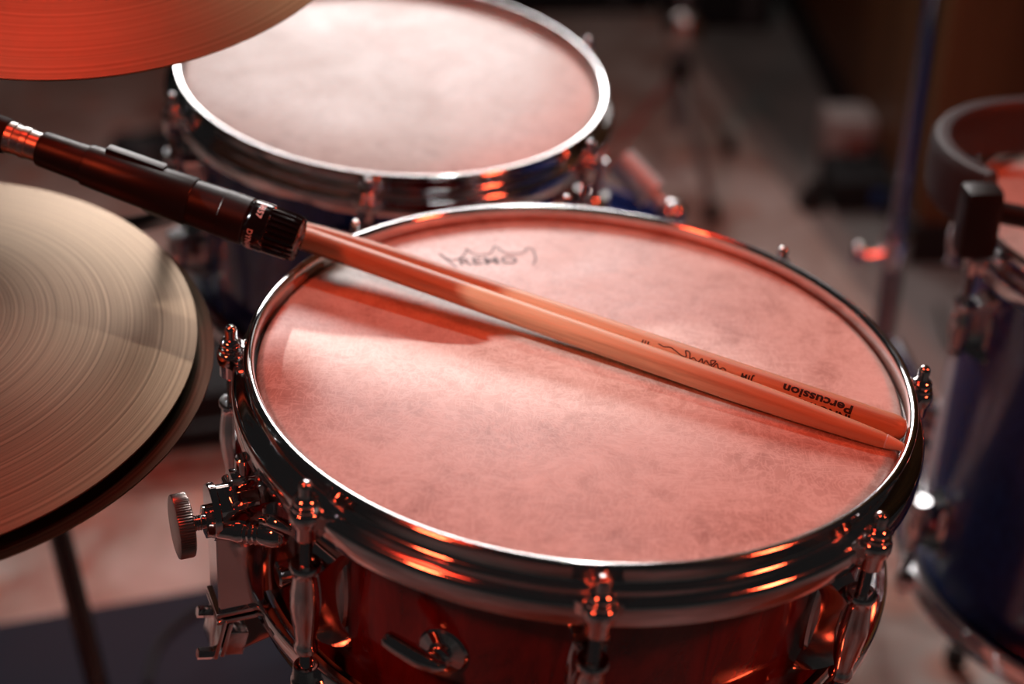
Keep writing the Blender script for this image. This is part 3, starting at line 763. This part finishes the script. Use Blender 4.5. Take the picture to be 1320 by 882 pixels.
bm = new_bm(); box(bm, (ML * .24, 0, -.022), (.030, .012, .022), fm, .002); cyl(bm, fm @ Vector((ML * .24, -.010, -.030)), fm @ Vector((ML * .24, .010, -.030)), .009, seg=24, bev=.001)
finish('knuckle', bm, 'black', clip)
tag(clip, 'black plastic clip gripping the middle of the instrument microphone', 'clip')

# mic stand: pole standing behind the hi-hat, boom to the clip
kn = clip.location + ax * (ML * .24) + (qm @ dn) * .032
p_lo = atz(176, 1085, 0.012); p_m = aty(75, 680, .95); dpole = (p_m - p_lo).normalized(); p_hi = p_lo + dpole * ((.60 - .012) / dpole.z)
ms = empty('microphone_stand', p_lo)
bm = new_bm(); cyl(bm, (0, 0, 0), p_hi - p_lo, .0098, seg=24); finish('pole', bm, 'gloss', ms)
bm = new_bm(); cyl(bm, (p_hi - p_lo) - dpole * .02, (p_hi - p_lo) + dpole * .012, .016, seg=24, bev=.002); finish('collar', bm, 'black', ms)
bm = new_bm(); tube(bm, spline([p_hi - p_lo, Vector((-.29, .935, .615)) - p_lo, Vector((-.235, .885, .645)) - p_lo, kn - p_lo + Vector((0, .02, -.012)), kn - p_lo], 6), .006, 14); finish('boom', bm, 'black', ms)
bm = new_bm(); lathe(bm, [(0, 0), (.11, 0), (.115, .004), (.113, .010), (.06, .018), (.018, .026), (.0, .03)], 48); finish('base', bm, 'black', ms)
tag(ms, 'black microphone stand pole rising behind the hi-hat', 'stand')

# ------------------------------------------------------------ cymbals
def cymbal_bm(R_, bow, bell_r, bell_h, th=.0011, flip=False):
    s = -1 if flip else 1
    top = []
    for i in range(29):
        t = 1 - i / 28; r_ = bell_r + (R_ - bell_r) * t
        top.append((r_, bow * (1 - ((r_ - bell_r) / (R_ - bell_r)) ** 1.5)))
    for i in range(1, 9):
        a = PI / 2 * i / 8; top.append((bell_r * math.cos(a) if i < 8 else .006, bow + bell_h * math.sin(a) ** .9))
    pr = [(r_, s * z) for r_, z in top] + [(r_, s * (z - th)) for r_, z in reversed(top)]
    bm = new_bm(); lathe(bm, pr, 160, closed=True); return bm
HC = Vector((-.3409, .6775, .6615)); HN = Vector((.0709, -.1726, .9824)).normalized(); HF = frame_from_normal(HN)
hh = empty('hi_hat', (HC.x - .03, HC.y + .06, .012))
def hh_part(o, C_):
    o.rotation_mode = 'QUATERNION'; o.rotation_quaternion = HF.to_quaternion(); o.location = C_ - hh.location; return o
tc = hh_part(finish('top_cymbal', cymbal_bm(.165, .017, .042, .016), 'bronze', hh), HC)
bc = hh_part(finish('bottom_cymbal', cymbal_bm(.165, .015, .042, .016, flip=True), 'bronze', hh), HC - HN * .0085 + Vector((.010, -.005, 0)))
bm = new_bm(); base_ = Vector((0, 0, 0)); topv = HC + HN * .16 - hh.location; 
tube(bm, [HC - HN * .05 - hh.location, topv], .0032, 12); finish('pull_rod', bm, 'chrome', hh)
bm = new_bm(); tube(bm, [(0, 0, .05), (0, 0, .30), HC - HN * .05 - hh.location], [.012, .012, .011], 18); finish('tube', bm, 'chrome', hh)
bm = new_bm(); cm_ = HF.to_4x4(); cm_.translation = HC + HN * .034 - hh.location; lathe(bm, [(.0035, 0), (.018, 0), (.018, .007), (.010, .008), (.009, .030), (.0035, .031)], 28, cm_, True); finish('clutch', bm, 'chrome', hh)
bm = new_bm(); cm_ = HF.to_4x4(); cm_.translation = HC - HN * .045 - hh.location; lathe(bm, [(.0035, 0), (.022, 0), (.020, .008), (.0035, .012)], 28, cm_, True); finish('seat_cup', bm, 'black', hh)
for a in (190, 290, 30):
    ca, sa = math.cos(math.radians(a)), math.sin(math.radians(a)); bm = new_bm()
    tube(bm, [(.012 * ca, .012 * sa, .26), (.20 * ca, .20 * sa, .012)], .006, 12); l_ = finish('leg', bm, 'chrome', hh)
    bm = new_bm(); cyl(bm, (.19 * ca, .19 * sa, .024), (.206 * ca, .206 * sa, .003), .010, seg=16); finish('rubber_foot', bm, 'rubber', l_)
tag(hh, 'pair of lathed bronze hi-hat cymbals beside the snare strainer', 'hi-hat')

CC = Vector((-.2828, .9373, .8752)); CN = Vector((.1156, -.4294, .8957)).normalized(); CF = frame_from_normal(CN)
cr = empty('crash_cymbal_stand', (CC.x - .42, CC.y + .22, .0))
cy = finish('cymbal', cymbal_bm(.203, .018, .05, .02), 'bronze_warm')
cy.name = 'crash_cymbal'; cy.rotation_mode = 'QUATERNION'; cy.rotation_quaternion = CF.to_quaternion(); cy.location = CC
tag(cy, 'large bronze crash cymbal tilted over the rear tom, washed in red light', 'cymbal')
O_ = cr.location
bm = new_bm(); cyl(bm, (0, 0, .12), (0, 0, 1.02), .0105, seg=20); finish('pole', bm, 'chrome', cr)
bt = CC + CN * .03 - O_
bm = new_bm(); tube(bm, [(0, 0, 1.02), CC + CN * .10 - O_ + Vector((-.03, .02, .01)), CC + CN * .072 - O_], .0065, 14); finish('boom', bm, 'chrome', cr)
bm = new_bm(); tube(bm, [CC + CN * .072 - O_, CC + CN * .008 - O_], .0035, 12); finish('cymbal_rod', bm, 'chrome', cr)
bm = new_bm(); mm_ = CF.to_4x4(); mm_.translation = CC + CN * .0385 - O_; lathe(bm, [(.0036, 0), (.016, 0), (.017, .006), (.012, .012), (.0036, .013)], 24, mm_, True); finish('felt', bm, 'grey_strap', cr)
for a in (90, 200, 320):
    ca, sa = math.cos(math.radians(a)), math.sin(math.radians(a)); bm = new_bm()
    tube(bm, [(.012 * ca, .012 * sa, .40), (.24 * ca, .24 * sa, .020)], .007, 12); l_ = finish('leg', bm, 'chrome', cr)
    bm = new_bm(); cyl(bm, (.228 * ca, .228 * sa, .036), (.246 * ca, .246 * sa, .011), .011, seg=16); finish('rubber_foot', bm, 'rubber', l_)
tag(cr, 'chrome boom stand carrying the red-lit crash cymbal', 'stand')

# ------------------------------------------------------------ chrome stand at the right
PS = Vector((.388, 1.30, .018))
cs = empty('cymbal_stand', PS)
bm = new_bm(); cyl(bm, (0, 0, .10), (0, 0, .44), .0115, seg=24); finish('lower_tube', bm, 'dark_chrome', cs)
bm = new_bm(); cyl(bm, (0, 0, .42), (0, 0, .72), .0090, seg=24); finish('middle_tube', bm, 'dark_chrome', cs)
bm = new_bm(); cyl(bm, (0, 0, .70), (0, 0, 1.15), .008, seg=24); finish('upper_tube', bm, 'chrome', cs)
for z, r_ in ((.40, .016), (.70, .013)):
    bm = new_bm(); cyl(bm, (0, 0, z - .016), (0, 0, z + .020), r_, seg=24, bev=.003); cyl(bm, (-.012, -.004, z), (-.036, -.010, z), .006, seg=16)
    cl_ = finish('height_clamp', bm, 'chrome', cs)
    bm = new_bm(); bmesh.ops.create_uvsphere(bm, u_segments=16, v_segments=10, radius=.0115, matrix=Matrix.Translation((-.040, -.011, z)) @ Matrix.Diagonal((.7, 1, 1.3, 1))); finish('wing_screw', bm, 'chrome', cl_)
for a in (200, 320, 80):
    ca, sa = math.cos(math.radians(a)), math.sin(math.radians(a)); bm = new_bm()
    tube(bm, [(.012 * ca, .012 * sa, .30), (.25 * ca, .25 * sa, .014)], .0075, 12); l_ = finish('leg', bm, 'chrome', cs)
    bm = new_bm(); tube(bm, [(.010 * ca, .010 * sa, .12), (.135 * ca, .135 * sa, .158)], .0045, 10); finish('brace', bm, 'chrome', cs)
    bm = new_bm(); cyl(bm, (.238 * ca, .238 * sa, .028), (.256 * ca, .256 * sa, .003), .0115, seg=16); finish('rubber_foot', bm, 'rubber', l_)
tag(cs, 'tall chrome stand with wing screws rising between the snare and the wood wall', 'stand')

# ------------------------------------------------------------ background
bs0 = atz(868, 232, .019)
bs = empty('tripod_stand', bs0)
hz = aty(866, 55, bs0.y).z
bm = new_bm(); cyl(bm, (0, 0, .1), (0, 0, hz + .25), .011, seg=16); finish('pole', bm, 'steel', bs)
bm = new_bm(); cyl(bm, (0, 0, hz - .10), (0, 0, hz - .05), .022, seg=16, bev=.004); finish('collar', bm, 'black', bs)
bm = new_bm(); bmesh.ops.create_uvsphere(bm, u_segments=16, v_segments=10, radius=.034, matrix=Matrix.Translation((0, -.02, hz + .01))); finish('clamp_head', bm, 'brushed', bs)
for a in (205, 285, 50):
    ca, sa = math.cos(math.radians(a)), math.sin(math.radians(a)); bm = new_bm()
    tube(bm, [(.012 * ca, .012 * sa, hz - .08), (.19 * ca, .19 * sa, .012)], .008, 12); l_ = finish('leg', bm, 'brushed', bs)
    bm = new_bm(); cyl(bm, (.18 * ca, .18 * sa, .03), (.195 * ca, .195 * sa, .001), .013, seg=14); finish('rubber_foot', bm, 'rubber', l_)
tag(bs, 'thin grey tripod stand on the rug far behind the blue tom', 'stand')

b0 = atz(1092, 228, 0)
bx_ = empty('cardboard_box', b0)
bm = new_bm(); box(bm, (0, .05, .055), (.085, .10, .11), None, .002); finish('carton', bm, 'white_box', bx_)
bm = new_bm(); box(bm, (.0145, -.0008, .042), (.052, .003, .070)); finish('red_panel', bm, 'red_box', bx_, smooth=False)
tag(bx_, 'small pale box with a dusty red panel beside the wood wall', 'box')
b1 = atz(1128, 272, 0)
cb_ = empty('equipment_case', b1)
bm = new_bm(); box(bm, (0, .06, .03), (.16, .14, .06), None, .008); finish('body', bm, 'case', cb_)
bm = new_bm(); box(bm, (.025, -.012, .030), (.075, .006, .030), None, .002); finish('blue_label', bm, 'blue', cb_)
bm = new_bm(); tube(bm, spline([(-.04, .06, .058), (-.03, .06, .078), (.03, .06, .078), (.04, .06, .058)], 6), .005, 8); finish('handle', bm, 'black', cb_)
tag(cb_, 'low black case with a blue label on the floor in front of the pale box', 'case')
b2 = atz(1045, 268, 0.01)
bm = new_bm()
lathe(bm, [(0, 0), (.024, 0), (.026, .004), (.025, .020), (.018, .034), (.010, .040), (.008, .052), (0, .054)], 20)
o = finish('rubber_weight', bm, 'rubber'); o.location = b2
tag(o, 'small black rubber weight standing at the edge of the rug', 'weight')

def case(name, px, py, w_, d_, h_, rot, label, cat, z0=0.0):
    p = atz(px, py, z0); r_ = empty(name, p); r_.rotation_euler = (0, 0, math.radians(rot))
    bm = new_bm(); box(bm, (0, d_ / 2, h_ / 2), (w_, d_, h_), None, .012); finish('body', bm, 'case', r_)
    for x in (-w_ * .3, w_ * .3):
        bm = new_bm(); box(bm, (x, d_ / 2, h_ / 2), (.03, d_ + .006, h_ + .006), None, .002); finish('strap', bm, 'grey_strap', r_)
    bm = new_bm(); tube(bm, spline([(-.07, -.002, h_ * .6), (-.05, -.03, h_ * .62), (.05, -.03, h_ * .62), (.07, -.002, h_ * .6)], 6), .008, 8); finish('handle', bm, 'black', r_)
    return tag(r_, label, cat)
case('gear_bag', 262, 580, .20, .16, .085, 14, 'flat dark grey gear bag on the rug between hi-hat and snare', 'bag', .0105)
case('flight_case', 722, 20, .48, .4, .5, 4, 'large black flight case at the back of the stage behind the thin tripod', 'case', .0105)
case('flight_case', 925, 34, .26, .30, .30, -4, 'smaller black flight case at the back near the wood wall', 'case', .0105)
case('gear_bag', 228, 236, .16, .12, .07, 35, 'small black gear bag on the rug behind the microphone', 'bag', .0105)

# cables on the floor
def cable(name, pts, r_, label, m='rubber'):
    bm = new_bm(); tube(bm, spline(pts, 8), r_, 8); tag(finish(name, bm, m), label, 'cable')
cable('floor_cable', [atz(px, py, .0145 if i < 99 else 0) for i, (px, py) in enumerate([(1210, 395), (1225, 440), (1262, 450), (1330, 440)])], .004, 'black cable curving over the floor beside the chrome stand')
zc = .0195
cable('floor_cable', [atz(px, py, zc) for px, py in [(190, 882), (205, 830), (250, 790), (300, 775)]], .004, 'thin black cable lying across the navy mat')
